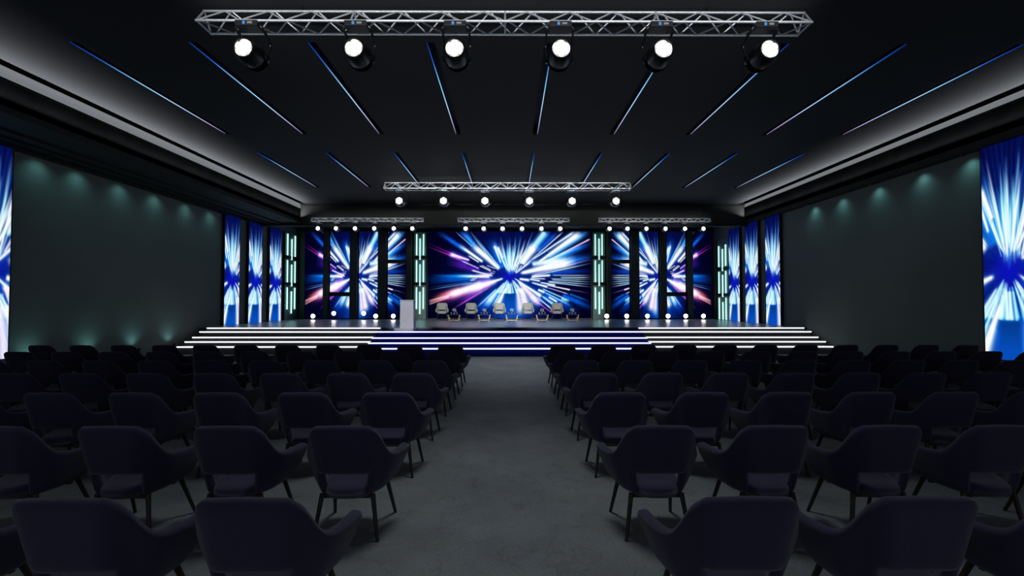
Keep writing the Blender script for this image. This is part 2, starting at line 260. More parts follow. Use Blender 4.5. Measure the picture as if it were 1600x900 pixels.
# ------------------------------------------------------------------ the burst picture on the screens
def _pts():
    O = {1: (664, 356), 2: (794, 356), 3: (664, 424), 4: (794, 424)}
    W_ = (250, 252, 255); LB = (120, 200, 255); B = (10, 80, 215); CY = (150, 225, 255)
    S = [  # region, inner, outer, w0, w1, colour, gain, outer fade
     (1, (1310, 725), (840, 310), 30, 54, W_, 1, .25), (1, (900, 370), (690, 70), 34, 46, (30, 110, 235), .9, .5), (1, (1180, 600), (800, 75), 12, 10, CY, .8, .5),
     (1, (1015, 600), (620, 320), 24, 30, W_, 1, .35), (1, (720, 400), (270, 100), 30, 40, (10, 90, 225), .95, .6), (1, (950, 610), (760, 490), 10, 10, W_, 1, .2),
     (1, (1160, 765), (960, 668), 9, 9, W_, 1, .1), (1, (1160, 745), (1000, 660), 7, 6, W_, .9, .1), (1, (1235, 722), (1080, 660), 5, 6, W_, .9, .2), (1, (1240, 782), (1180, 760), 4, 4, W_, .9, .2), (1, (1220, 810), (1150, 790), 6, 5, W_, .9, .2),
     (1, (1335, 620), (1215, 310), 10, 24, W_, 1, .12), (1, (1370, 540), (1270, 330), 18, 28, W_, .95, .2), (1, (1440, 780), (1355, 540), 4, 6, LB, .9, .3),
     (1, (780, 570), (440, 465), 16, 34, (255, 214, 255), 1, .15), (1, (640, 530), (90, 290), 16, 8, (150, 20, 150), .9, .8), (1, (640, 560), (80, 345), 18, 8, (190, 40, 190), .95, .8), (1, (760, 620), (420, 430), 60, 60, (90, 30, 200), .6, .5),
     (1, (950, 718), (640, 580), 9, 10, (225, 190, 255), 1, .2), (1, (960, 760), (420, 600), 50, 60, (70, 15, 130), .75, .5), (1, (1190, 847), (820, 748), 10, 12, W_, 1, .1),
     (1, (1140, 862), (600, 850), 22, 24, W_, 1, .5), (1, (900, 855), (200, 845), 26, 22, (0, 110, 225), .9, .6), (1, (830, 330), (540, 70), 8, 5, (170, 215, 255), .9, .3), (1, (860, 300), (620, 70), 34, 34, (10, 80, 210), .8, .4),
     (1, (1310, 690), (925, 230), 9, 9, CY, 1, .4), (1, (1200, 540), (830, 90), 8, 6, (60, 130, 230), .8, .5), (1, (1460, 830), (1446, 225), 7, 4, LB, .9, .3), (1, (1484, 830), (1482, 300), 8, 6, CY, .9, .35),
     (1, (1390, 700), (1150, 240), 60, 90, (0, 90, 215), .8, .6), (1, (1480, 700), (1440, 380), 60, 70, (20, 130, 230), .7, .6),
     (2, (20, 830), (12, 290), 12, 9, CY, .85, .5), (2, (45, 830), (40, 360), 10, 8, LB, .85, .5), (2, (75, 830), (82, 320), 11, 14, CY, .95, .3), (2, (98, 790), (130, 230), 8, 7, LB, .85, .5), (2, (110, 790), (215, 190), 9, 13, CY, .95, .5),
     (2, (130, 790), (290, 240), 9, 15, W_, 1, .4), (2, (140, 790), (430, 80), 6, 5, CY, .9, .35), (2, (200, 640), (380, 330), 22, 14, CY, .9, .4),
     (2, (240, 640), (470, 300), 44, 78, W_, 1, .25), (2, (380, 420), (650, 70), 44, 44, (170, 225, 255), 1, .1), (2, (470, 330), (720, 60), 60, 50, (20, 110, 235), .9, .3), (2, (150, 790), (960, 78), 5, 10, (225, 240, 255), 1, .1),
     (2, (520, 420), (860, 90), 36, 40, (10, 70, 205), .8, .3), (2, (430, 560), (1155, 75), 10, 22, (220, 240, 255), 1, .1), (2, (540, 600), (1270, 90), 20, 56, W_, 1, .15), (2, (700, 520), (1380, 80), 30, 50, (60, 160, 250), .9, .25),
     (2, (620, 620), (1250, 330), 30, 24, (120, 190, 250), .9, .5), (2, (700, 580), (1440, 198), 8, 13, (250, 205, 255), 1, .05), (2, (820, 540), (1440, 280), 50, 40, (10, 90, 220), .8, .4),
     (2, (220, 800), (1160, 590), 26, 92, W_, 1, .25), (2, (620, 660), (1440, 520), 80, 60, (20, 110, 235), .85, .5), (2, (420, 640), (1000, 560), 40, 60, (220, 240, 255), .9, .4), (2, (420, 830), (1420, 565), 10, 8, (190, 120, 245), .9, .3),
     (2, (420, 850), (1420, 632), 10, 7, (170, 220, 255), 1, .35), (2, (410, 862), (745, 835), 18, 20, W_, 1, .1), (2, (240, 660), (170, 760), 12, 10, (235, 225, 255), .9, .3), (2, (750, 800), (1420, 760), 36, 40, (0, 60, 190), .7, .6), (2, (130, 800), (420, 580), 10, 18, (230, 235, 255), .95, .4),
     (2, (60, 700), (60, 420), 60, 70, (30, 140, 235), .6, .6),
     (4, (780, 72), (1440, 74), 8, 8, (190, 215, 240), .9, .4), (4, (920, 108), (1440, 112), 9, 8, (190, 225, 235), .95, .3), (4, (750, 130), (1440, 148), 8, 8, (150, 205, 240), .9, .4), (4, (770, 150), (1440, 190), 9, 7, (180, 225, 235), .95, .4),
     (4, (700, 178), (1440, 230), 10, 7, (170, 225, 230), .95, .4), (4, (700, 192), (1430, 275), 10, 7, (180, 210, 250), .95, .4), (4, (200, 135), (380, 160), 18, 26, W_, 1, .2), (4, (380, 140), (560, 172), 14, 16, W_, .95, .1), (4, (400, 120), (660, 138), 9, 10, W_, .9, .15),
     (4, (415, 200), (690, 278), 9, 22, W_, 1, .05), (4, (565, 198), (825, 248), 8, 18, W_, 1, .05), (4, (680, 244), (1085, 328), 7, 14, W_, 1, .05), (4, (1000, 310), (1420, 385), 8, 5, (120, 110, 190), .7, .5),
     (4, (690, 288), (1060, 402), 5, 8, (215, 200, 255), 1, .2), (4, (105, 122), (585, 445), 6, 34, W_, 1, .08), (4, (525, 325), (645, 372), 20, 24, W_, .95, .2), (4, (600, 310), (1080, 520), 10, 12, (150, 215, 255), 1, .4),
     (4, (640, 372), (1070, 590), 10, 16, (140, 210, 255), .95, .4), (4, (930, 480), (1060, 525), 22, 26, (170, 235, 255), .8, .5), (4, (600, 440), (790, 580), 12, 24, (190, 220, 255), .95, .1), (4, (710, 450), (855, 538), 14, 18, W_, 1, .08),
     (4, (520, 455), (770, 680), 7, 10, (200, 235, 255), 1, .2), (4, (500, 480), (760, 640), 6, 7, (150, 210, 250), .9, .2), (4, (950, 420), (1440, 640), 40, 50, (0, 85, 210), .8, .6), (4, (1080, 400), (1400, 520), 14, 16, (0, 110, 225), .8, .5), (4, (640, 420), (1200, 720), 60, 70, (0, 60, 190), .7, .6),
     (4, (180, 180), (520, 560), 20, 60, (255, 205, 225), .95, .2), (4, (230, 300), (330, 700), 40, 90, (255, 225, 235), .95, .25), (4, (160, 300), (215, 760), 20, 60, (235, 205, 250), .9, .3), (4, (400, 430), (560, 600), 40, 34, (245, 120, 190), .8, .3), (4, (540, 560), (780, 745), 14, 6, (170, 70, 225), .9, .3), (4, (230, 220), (560, 540), 8, 10, (250, 220, 250), .9, .3),
     (4, (190, 190), (295, 445), 5, 9, W_, 1, .1), (4, (170, 230), (250, 440), 5, 7, CY, 1, .1), (4, (120, 240), (165, 440), 6, 9, CY, .9, .2), (4, (90, 210), (140, 400), 5, 8, (90, 190, 255), .9, .2),
     (4, (0, 210), (15, 395), 10, 16, (150, 230, 255), .95, .06), (4, (30, 220), (48, 395), 10, 16, (190, 245, 255), .95, .06), (4, (60, 220), (85, 398), 8, 12, (120, 215, 255), .95, .06), (4, (80, 200), (780, 560), 60, 120, (0, 40, 170), .5, .5),
     (3, (1370, 128), (820, 310), 14, 62, W_, 1, .3), (3, (1000, 235), (400, 430), 54, 58, (255, 246, 236), 1, .25), (3, (1150, 220), (250, 480), 50, 90, (228, 40, 120), .95, .4), (3, (620, 340), (150, 490), 60, 40, (250, 120, 60), .6, .5), (3, (1250, 180), (700, 330), 40, 80, (200, 110, 235), .75, .5),
     (3, (430, 425), (75, 518), 14, 6, (255, 190, 170), .95, .1), (3, (430, 440), (75, 548), 12, 6, (255, 170, 170), .95, .1), (3, (430, 460), (75, 582), 14, 7, (255, 160, 170), .95, .1), (3, (1112, 294), (530, 640), 6, 8, (235, 90, 215), 1, .4), (3, (1000, 340), (600, 560), 40, 50, (110, 20, 140), .7, .5),
     (3, (1395, 198), (1070, 590), 6, 52, (205, 235, 255), 1, .3), (3, (1250, 320), (920, 632), 10, 8, (180, 220, 255), 1, .3), (3, (1395, 240), (1110, 620), 5, 9, (120, 200, 250), .9, .3), (3, (1400, 260), (1190, 600), 6, 12, CY, 1, .3), (3, (1420, 300), (1250, 640), 12, 56, W_, 1, .2), (3, (1400, 240), (1240, 560), 6, 9, CY, .9, .3),
     (3, (1440, 240), (1420, 395), 8, 20, CY, .9, .06), (3, (1475, 220), (1470, 395), 8, 18, (190, 240, 255), .95, .06), (3, (1500, 220), (1500, 395), 8, 12, CY, .9, .06), (3, (1300, 330), (900, 700), 70, 90, (0, 70, 205), .7, .5),
     (3, (830, 205), (90, 325), 6, 5, (110, 175, 235), .9, .4), (3, (760, 200), (100, 285), 5, 4, (60, 130, 215), .8, .5), (3, (850, 120), (100, 150), 60, 70, (0, 90, 210), .7, .6), (3, (915, 128), (830, 132), 8, 6, W_, .9, .1), (3, (880, 152), (800, 160), 9, 8, W_, .9, .1), (3, (1150, 150), (880, 200), 40, 60, (110, 40, 190), .7, .5), (3, (1180, 60), (900, 80), 30, 30, (230, 150, 240), .8, .4),
    ]
    out_ = []
    for r_, a_, b_, w0, w1, c_, g_, fd in S:
        ox, oy = O[r_]
        out_.append((ox+a_[0]/11.25, oy+a_[1]/11.25, ox+b_[0]/11.25, oy+b_[1]/11.25, w0/11.25, w1/11.25, c_, g_, fd))
    return out_
STREAKS = _pts()
_r = random.Random(11)
for k in range(34):      # fine upward and downward fans around the burst centre
    a_ = math.radians(_r.uniform(-116, -58)); r1_ = _r.uniform(30, 62); r0_ = _r.uniform(7, 15)
    STREAKS.append((797+r0_*math.cos(a_), 432+r0_*math.sin(a_), 797+r1_*math.cos(a_), 432+r1_*math.sin(a_), .35, _r.uniform(.45, 1.2), _r.choice([(200, 245, 255), (130, 210, 255), (245, 252, 255)]), .92, .45))
for k in range(34):
    a_ = math.radians(_r.uniform(50, 130)); r1_ = 26.5/max(math.sin(a_), .5); r0_ = _r.uniform(6, 11)
    STREAKS.append((797+r0_*math.cos(a_), 432+r0_*math.sin(a_), 797+r1_*math.cos(a_), 432+r1_*math.sin(a_), .3, _r.uniform(.6, 1.3), _r.choice([(190, 240, 255), (100, 195, 255), (70, 150, 250)]), .85, .1))
def burst(u, v):
    """u, v in 0..1 from the top left of the full picture -> linear rgb"""
    x = 669 + u*254.; y = 362 + v*135.
    dx = x-797.; dy = y-432.; r = np.hypot(dx, dy); th = np.arctan2(dy, dx)
    rng = np.random.RandomState(3)
    ray = np.zeros_like(x)
    for k in range(26):
        fq = rng.randint(9, 130); ray += np.sin(th*fq + rng.rand()*6.28 + .02*r*rng.randn())/26**.5
    ray = np.clip(.5+.5*ray, 0, 1.3)
    img = np.zeros(x.shape+(3,)); inv = np.ones_like(img)
    def screen(c, a):
        for i in range(3): inv[..., i] *= 1 - np.clip(a*c[i]/255., 0, 1)
    base = np.exp(-((r-34)/46.)**2)
    screen((0, 40, 140), .45*base*(.4+.8*ray)); screen((4, 3, 58), np.ones_like(x)*np.clip(1.15-r/190., .5, 1))
    screen((8, 8, 170), np.exp(-(r/15.)**2)*.9)
    up = np.exp(-((th+math.pi/2)/.55)**2)
    screen((50, 165, 250), .55*up*np.exp(-((r-20)/22.)**2)*(.45+.8*ray))
    rect = 1/(1+np.exp(-(7.2-np.abs(x-796.6))*1.6)) / (1+np.exp(-(y-459.3)*2.5))
    screen((0, 70, 180), .9*np.exp(-((x-797)/30.)**2)/(1+np.exp(-(y-455)*.4)))
    near = np.clip((r-4)/7., 0, 1)
    for x0, y0, x1, y1, w0, w1, c, g, fd in STREAKS:
        ex, ey = x1-x0, y1-y0; L_ = math.hypot(ex, ey); ex /= L_; ey /= L_
        px, py = x-x0, y-y0
        s_ = (px*ex+py*ey)/L_; d = np.abs(px*ey-py*ex)
        w = np.maximum(w0 + (w1-w0)*np.clip(s_, 0, 1), .35)
        soft = np.where(w > 2.6, 1.25*np.exp(-(d/w)**2*1.0), 1.15/(1+np.exp((d-w*.8)/(.18*w+.12))))
        if sum(c) > 520 and w1 > 1.4: screen((10, 105, 235), .42*np.exp(-(d/(w*1.2+1.8))**2)*np.clip((s_+.15)/.3, 0, 1)*np.clip((1.2-s_)/.35, 0, 1)*near)
        e0 = np.clip((s_+.02)/.06, 0, 1); e1 = np.clip((1.0+fd*.2-s_)/max(fd, .03), 0, 1)
        a = soft*e0*e1*g*1.0
        if w1 > 2.5: a = a*(.90+.2*ray)
        screen(c, np.clip(a, 0, 1)*near)
    img = 1-inv
    img *= (1-.92*rect)[..., None]; img += rect[..., None]*np.array([.02, .30, .72])*.92*(.65+.35*np.clip((y-455)/20., 0, 1))[..., None]
    edge = np.clip((np.abs(dx)-95)/40., 0, 1)*.0
    img = np.clip(img, 0, 1)
    return np.where(img <= .04045, img/12.92, ((img+.055)/1.055)**2.4)

def picture_mesh(name, p0, du, dv, nu, nv, ufun, frame_thick=None):
    """grid from corner p0 (top left) spanned by du, dv; ufun maps (s,t) to picture u,v"""
    s = np.linspace(0, 1, nu+1); t = np.linspace(0, 1, nv+1); S, T = np.meshgrid(s, t)
    p0 = np.array(p0); P = p0 + S[..., None]*np.array(du) + T[..., None]*np.array(dv)
    vs = P.reshape(-1, 3); idx = np.arange((nu+1)*(nv+1)).reshape(nv+1, nu+1)
    fs = np.stack([idx[:-1, :-1], idx[1:, :-1], idx[1:, 1:], idx[:-1, 1:]], -1).reshape(-1, 4)
    me = bpy.data.meshes.new(name); me.vertices.add(len(vs)); me.vertices.foreach_set('co', vs.ravel())
    me.loops.add(fs.size); me.loops.foreach_set('vertex_index', fs.ravel().astype('i'))
    me.polygons.add(len(fs)); me.polygons.foreach_set('loop_start', np.arange(0, fs.size, 4, dtype='i'))
    me.update(calc_edges=True); me.validate()
    u, v = ufun(S, T); c = burst(u, v).reshape(-1, 3)
    at = me.attributes.new('picture', 'FLOAT_COLOR', 'POINT')
    at.data.foreach_set('color', np.concatenate([c, np.ones((len(c), 1))], 1).astype('f').ravel())
    me.materials.append(M['screen']); return me
def rear_screen(x0, x1, z0, z1, ufun, label, nu, nv, group=None, name='led_screen', y=24.2):
    t = empty(name, ((x0+x1)/2, YR, z0)); tag(t, label, 'screen', group)
    cx = (x0+x1)/2
    MB().box(x0-cx-.035, x1-cx+.035, y-YR+.012, 0, -.035, z1-z0+.035).build('screen_frame', M['framegrey'], t)
    me = picture_mesh('screen_panel', (x0-cx, y-YR, z1-z0), (x1-x0, 0, 0), (0, 0, -(z1-z0)), nu, nv, ufun)
    o = bpy.data.objects.new('screen_panel', me); COL.objects.link(o); o.parent = t
    MB().box(x0-cx-.015, x1-cx+.015, y-YR+.003, y-YR+.012, -.015, z1-z0+.015).build('screen_bezel', M['black'], t)
    return t
M['framegrey'] = noisy(mat('dark_grey_frame', (.05, .05, .055), .5), 8., (.045, .045, .05), (.06, .06, .065))
ZT, ZB = 5.07, .80
rear_screen(-4.02, 4.02, ZB, ZT, lambda s, t: (s, t), 'wide main screen showing a blue and white light burst, behind the armchairs', 420, 224, name='main_screen')
PIL = [(-9.10, -8.88), (-7.80, -7.46), (-6.43, -6.05), (-5.03, -4.80)]
lc, rc = (-10.08, -5.09), (5.02, 9.98)
def strip(x0, x1, z0, z1, right, label):
    if right: f = lambda s, t: (1-((x0+s*(x1-x0))-rc[0])/(rc[1]-rc[0]), (ZT-(z1-t*(z1-z0)))/(ZT-ZB))
    else: f = lambda s, t: (((x0+s*(x1-x0))-lc[0])/(lc[1]-lc[0]), (ZT-(z1-t*(z1-z0)))/(ZT-ZB))
    rear_screen(x0, x1, z0, z1, f, label, 56, max(40, int(224*(z1-z0)/(ZT-ZB))), 'strip screens flanking the main screen', 'strip_screen')
strip(-10.08, -9.18, ZB, ZT, 0, 'outermost tall strip screen left of the main screen, dark with pink streaks')
strip(-8.82, -7.87, 2.08, ZT, 0, 'upper piece of the second strip screen from the left on the rear wall')
strip(-8.82, -7.87, ZB, 1.87, 0, 'short lower piece of the second strip screen from the left on the rear wall')
strip(-7.40, -6.49, ZB, ZT, 0, 'third tall strip screen from the left, with pink glow near its foot')
strip(-5.98, -5.09, 3.68, ZT, 0, 'short upper piece of the strip screen nearest left of the main screen')
strip(-5.98, -5.09, ZB, 3.49, 0, 'lower piece of the strip screen nearest left, behind the white podium')
strip(5.02, 5.91, 3.68, ZT, 1, 'short upper piece of the strip screen nearest right of the main screen')
strip(5.02, 5.91, ZB, 3.49, 1, 'lower piece of the strip screen nearest right of the main screen')
strip(6.42, 7.34, ZB, ZT, 1, 'tall strip screen second to the right of the main screen')
strip(7.78, 8.69, 2.08, ZT, 1, 'upper piece of the strip screen third to the right of the main screen')
strip(7.78, 8.69, ZB, 1.87, 1, 'short lower piece of the strip screen third to the right')
strip(9.08, 9.98, ZB, ZT, 1, 'outermost tall strip screen right of the main screen, dark with pink streaks')

def side_screen(wall, y0, y1, z0, z1, label, nu=44, nv=230, group='tall banner screens on the side walls'):
    X = XL if wall == 'L' else XR; s = 1 if wall == 'L' else -1
    t = empty('banner_screen', (X, (y0+y1)/2, z0)); tag(t, label, 'screen', group); h = z1-z0; w = (y1-y0)/2
    d = .10
    MB().box(min(0, s*d), max(0, s*d), -w-.03, w+.03, .003, h+.02).build('screen_frame', M['black'], t)
    f = lambda S, T: (.430+.142*S, .012+.862*T)
    if wall == 'L': me = picture_mesh('screen_panel', (s*(d+.002), -w, h), (0, 2*w, 0), (0, 0, -h), nu, nv, f)
    else: me = picture_mesh('screen_panel', (s*(d+.002), w, h), (0, -2*w, 0), (0, 0, -h), nu, nv, f)
    o = bpy.data.objects.new('screen_panel', me); COL.objects.link(o); o.parent = t
for w, arr in (('L', [(17.98, 18.96, 'nearest of the three slim banner screens on the left wall beside the stage'), (19.65, 20.68, 'middle of the three slim banner screens on the left wall beside the stage'), (21.36, 22.42, 'farthest of the three slim banner screens on the left wall beside the stage')]),
               ('R', [(18.1, 19.1, 'nearest of the three slim banner screens on the right wall beside the stage'), (19.7, 20.75, 'middle of the three slim banner screens on the right wall beside the stage'), (21.3, 22.3, 'farthest of the three slim banner screens on the right wall beside the stage')])):
    for y0, y1, lb in arr: side_screen(w, y0, y1, .75, 4.87, lb)
side_screen('L', 9.25, 10.27, .46, 4.87, 'banner screen cut by the left edge of the picture, near the audience', 60, 300)
side_screen('R', 9.28, 10.30, .46, 4.87, 'large bright banner screen at the right edge beside the back rows of chairs', 90, 420)

# pilasters on the rear stage wall
def pilaster(x0, x1, label):
    tag(MB().box(x0, x1, 24.05, YR-.005, .752, 5.09, .01).build('pilaster', M['pilaster']), label, 'pilaster', 'dark pilasters between the strip screens')
for i, (a_, b_) in enumerate(PIL):
    pilaster(a_, b_, 'dark pilaster, %s from the left, between strip screens left of the main screen' % ORD[i])
for i, (a_, b_) in enumerate([(4.80, 4.98), (5.97, 6.36), (7.40, 7.72), (8.76, 9.02)]):
    pilaster(a_, b_, 'dark pilaster, %s to the right of the main screen, between strip screens' % ORD[i])

# LED tube panels
def tube_panel(loc, rz, offs, groups, label, bw=.60, z0=.75, z1=5.05):
    t = empty('tube_light_panel', loc, rz); tag(t, label, 'light panel', 'panels of teal light tubes')
    MB().box(-bw/2, bw/2, -.05, 0, z0, z1).build('backboard', M['board'], t)
    MB().box(-bw/2-.03, -bw/2, -.09, 0, z0, z1).build('side_rail', M['black'], t); MB().box(bw/2, bw/2+.03, -.09, 0, z0, z1).build('side_rail', M['black'], t)
    for g in groups:
        (o0, o1), (m0, m1) = g
        for i, ox in enumerate(offs):
            a_, b_ = (m0, m1) if i == 1 else (o0, o1)
            b_ = max(b_, z0+.02)
            MB().cyl((ox, -.085, b_), (ox, -.085, a_), .028, n=10).build('light_tube', M['tube'], t)
        zz = g[1][1]
        if zz > 1.8: MB().box(-bw/2, bw/2, -.075, -.05, zz+.04, zz+.18).build('cross_bar', M['black'], t)
G = [((4.94, 3.90), (4.72, 3.68)), ((3.64, 2.57), (3.45, 2.38)), ((2.31, 1.25), (2.09, 1.0))]
tube_panel((-4.41, YR-.1, 0), 0, (-.17, .0, .17), G, 'teal tube light panel just left of the main screen, above the podium')
tube_panel((4.42, YR-.1, 0), 0, (-.18, .01, .16), G, 'teal tube light panel just right of the main screen')
GL = [((4.80, 3.79), (4.60, 3.60)), ((3.56, 2.52), (3.38, 2.34)), ((2.28, 1.25), (2.1, 1.05))]
tube_panel((XL, 23.52, 0), math.pi/2, (-.43, .02, .38), GL, 'teal tube light panel on the left side wall beyond the banner screens', 1.4, .75, 4.87)
GR = [((4.26, 3.27), (4.08, 3.05)), ((3.03, 2.0), (2.87, 1.83)), ((1.79, .75), (1.59, .75))]
tube_panel((XR, 23.05, 0), -math.pi/2, (-.38, .02, .36), GR, 'teal tube light panel on the right side wall, its lowest tubes reaching the stage', 1.3, .75, 4.6)

# ------------------------------------------------------------------ the stage
SX0, SX1, BX0, BX1, ZST = -10.2, 10.0, -4.30, 4.32, .75
st = empty('stage_platform', (0, 20, 0)); tag(st, 'wide raised stage floor with glossy grey top in front of the screens', 'stage')
MB().box(SX0-.28, SX1+.08, -3.33, 4.35, .0, ZST-.02).build('stage_body', M['step'], st)
MB().box(SX0-.28, SX1+.08, -3.33, 4.36, ZST-.02, ZST).build('stage_deck', M['stage'], st)
# side flights
SY = [15.18, 15.54, 15.91, 16.27, 16.67]; SZ = [.255, .378, .492, .648, .75]
for nm, x0, x1 in (('left', SX0, BX0-.06), ('right', BX1+.06, SX1)):
    t = empty('stage_steps', ((x0+x1)/2, SY[0], 0)); cx = (x0+x1)/2
    tag(t, 'grey stage steps with glowing white edges, %s of the blue centre steps' % nm, 'stage steps', 'grey flights beside the blue steps')
    for i in range(5):
        ye = 16.67 - SY[0] - (0 if i < 4 else .0)
        if i < 4: s_ = MB().box(x0-cx, x1-cx, SY[i]-SY[0], ye, 0 if i == 0 else SZ[i-1], SZ[i]-.0).build('step', M['step'], t)
        else: s_ = t
        e0 = 0
        MB().box(x0-cx, x1-cx, SY[i]-SY[0]-.022, SY[i]-SY[0], SZ[i]-.042, SZ[i]-.006).build('edge_light', M['led'], s_)
# centre blue flight
CY_ = [14.6, 15.02, 15.43, 15.84]; CZ = [.255, .382, .507, .675]
t = empty('stage_steps', (0, CY_[0], 0)); tag(t, 'royal blue carpeted centre steps with glowing white edges at the end of the aisle', 'stage steps')
for i in range(4):
    s_ = MB().box(BX0, BX1, CY_[i]-CY_[0], 16.67-CY_[0], 0 if i == 0 else CZ[i-1], CZ[i]).build('step', M['carpetblue'], t)
    MB().box(BX0, BX1, CY_[i]-CY_[0]-.022, CY_[i]-CY_[0], CZ[i]-.040, CZ[i]-.006).build('edge_light', M['led'], s_)

# podium
t = empty('podium', (-3.37, 16.25, .675)); tag(t, 'plain white podium on the blue top step, left of centre', 'podium')
MB().box(-.36, .27, -.35, .30, 0, .085, .006).build('base', M['podium'], t)
c = MB()
xa0, xa1, xb0, xb1 = -.19, .235, -.195, .25
c.add([(xb0, -.22, .085), (xb1, -.22, .085), (xb1, .14, .085), (xb0, .14, .085), (xa0, -.20, .97), (xa1, -.20, .97), (xa1, .12, .92), (xa0, .12, .92)],
      [(0, 1, 5, 4), (1, 2, 6, 5), (2, 3, 7, 6), (3, 0, 4, 7), (4, 5, 6, 7), (3, 2, 1, 0)])
c.build('column', M['podium'], t)
c = MB(); c.add([(-.205, -.225, .97), (.25, -.225, .97), (.25, .15, .915), (-.205, .15, .915), (-.205, -.225, 1.0), (.25, -.225, 1.0), (.25, .15, .945), (-.205, .15, .945)],
      [(0, 1, 5, 4), (1, 2, 6, 5), (2, 3, 7, 6), (3, 0, 4, 7), (4, 5, 6, 7), (3, 2, 1, 0)])
c.build('reading_desk', M['podium'], t)

# ------------------------------------------------------------------ trusses
def truss(label, loc, length, sc=1.):
    """triangular truss, bottom chords at z=0, front bottom chord at y=0"""
    t = empty('lighting_truss', loc); tag(t, label, 'truss')
    D, H, r = .33*sc, .225*sc, .017*sc; l = length/2
    ch = {'a': (0, 0), 'b': (D, 0), 'c': (D/2, H)}
    for k, (y, z) in ch.items():
        MB().cyl((-l, y, z), (l, y, z), r, n=10).build('chord', M['alu'], t)
    n = int(round(length/(.58*sc)))
    for (p, q, off) in (('a', 'c', 0), ('b', 'c', .5), ('a', 'b', .25)):
        m_ = MB(); st_ = length/n
        for i in range(n):
            x0 = -l + i*st_ + off*st_*.3; xm = x0+st_*.5; x1 = min(l, x0+st_)
            P_, Q = ch[p], ch[q]
            m_.cyl((x0, *P_), (min(xm, l), *Q), .011*sc, n=6); m_.cyl((min(xm, l), *Q), (x1, *P_), .011*sc, n=6)
        m_.build('bracing', M['alu'], t)
    for x in [-l+.01] + [-l+length*k/4 for k in (1, 2, 3)] + [l-.01]:
        m_ = MB(); Y_ = list(ch.values())
        for a_, b_ in ((0, 1), (1, 2), (2, 0)): m_.cyl((x, *Y_[a_]), (x, *Y_[b_]), .014*sc, n=6)
        m_.build('end_frame' if abs(abs(x)-l) < .05 else 'joint_frame', M['alu'], t)
    # suspension drops to the ceiling / bulkhead
    return t
T1 = truss('long aluminium lighting truss nearest the camera under the ceiling', (-.06, 6.50, 5.40), 8.28)
T2 = truss('aluminium lighting truss further back under the ceiling, before the bulkhead', (-.06, 16.30, 5.40), 8.28)
T3 = truss('small aluminium truss above the left strip screens', (-5.82, 20.0, 4.90), 4.58, .62)
T4 = truss('small aluminium truss above the main screen', (.17, 20.0, 4.90), 4.58, .62)
T5 = truss('small aluminium truss above the right strip screens', (5.96, 20.0, 4.90), 4.59, .62)
for T, l, top, xs_ in ((T1, 4.1, .3, (-2.8, 2.8)), (T2, 4.1, .3, (-2.8, 2.8))):
    for x in xs_: MB().cyl((x, .165, .22), (x, .165, top), .012, n=8).build('hanger', M['headblack'], T)
for T in (T3, T4, T5):
    for x in (-1.6, 1.6): MB().box(x-.02, x+.02, .1, .5, .10, .13).build('hanger', M['headblack'], T)

# ------------------------------------------------------------------ moving head lights
def moving_head():
    """origin = underside of the truss chord; head points to -Y"""
    t = empty('moving_head_light'); A, Y0 = -.455, -.17
    MB().box(-.15, .15, -.12, .08, -.13, -.055, .012).build('base', M['headblack'], t)
    o = t.children[0]
    MB().box(-.045, -.01, -.124, -.119, -.115, -.075).build('logo_light', M['logo'], o)
    MB().box(.02, .085, -.124, -.119, -.108, -.08).build('display', M['display'], o)
    MB().box(-.10, -.06, -.02, .04, -.055, -.022).box(.06, .10, -.02, .04, -.055, -.022).build('clamp', M['headblack'], t)
    for s in (-1, 1):
        m_ = MB(); x = s*.178
        m_.tube([(s*.15, -.05, -.10), (x, -.04, -.13), (x, .19, -.23), (x*.99, .195, -.26), (x*.97, .12, A)], .013)
        m_.tube([(s*.15, .04, -.10), (x, .05, -.12), (x, .22, -.22), (x*.99, .21, -.27), (x*.96, .13, A)], .008)
        m_.lathe([(0, -.02), (.05, -.02), (.06, 0), (.05, .02), (0, .02)], (s*.168, .12, A), 'X', 16)
        m_.build('yoke_arm', M['headblack'], t)
    h = MB(); h.lathe([(0, .47), (.05, .465), (.10, .445), (.135, .40), (.155, .32), (.165, .22), (.16, .12), (.145, .03), (.135, -.003), (.120, -.01), (.115, .012), (0, .012)], (0, Y0, A), 'Y', 32)
    hd = h.build('head', M['headblack'], t)
    f = MB()
    for k in range(9):
        y = .24+.02*k; rr = .166-.0005*k*k*1.1
        f.lathe([(rr-.02, y-.003), (rr+.004, y), (rr-.02, y+.003)], (0, Y0, A), 'Y', 32)
    f.build('cooling_fins', M['headblack'], hd)
    l = MB(); cs = [(0, 0)] + [(.066*math.cos(a_), .066*math.sin(a_)) for a_ in [math.pi/6+math.pi/3*i for i in range(6)]]
    for cx, cz in cs: l.lathe([(0, -.022), (.02, -.019), (.034, -.010), (.039, 0)], (cx, Y0, A+cz), 'Y', 16)
    l.lathe([(.084, -.002), (0, -.002)], (0, Y0, A), 'Y', 24)
    l.build('lens', M['lens'], hd)
    return t
MH = moving_head(); used = False
def place_head(x, y, z, sc, label, group):
    global used
    o = MH if not used else copy_tree(MH); used = True
    o.location = (x, y, z); o.scale = (sc, sc, sc); tag(o, label, 'stage light', group)
P6 = ['leftmost', 'second from the left', 'third from the left', 'third from the right', 'second from the right', 'rightmost']
for i, x in enumerate((-3.465, -2.03, -.718, .676, 2.015, 3.41)):
    place_head(x, 6.50, 5.40, 1., '%s lit moving head light on the truss nearest the camera' % P6[i], 'moving heads on the front truss')
for i, x in enumerate((-3.635, -2.175, -.811, .661, 2.07, 3.523)):
    place_head(x, 16.30, 5.40, 1., '%s lit moving head light on the middle truss' % P6[i], 'moving heads on the middle truss')
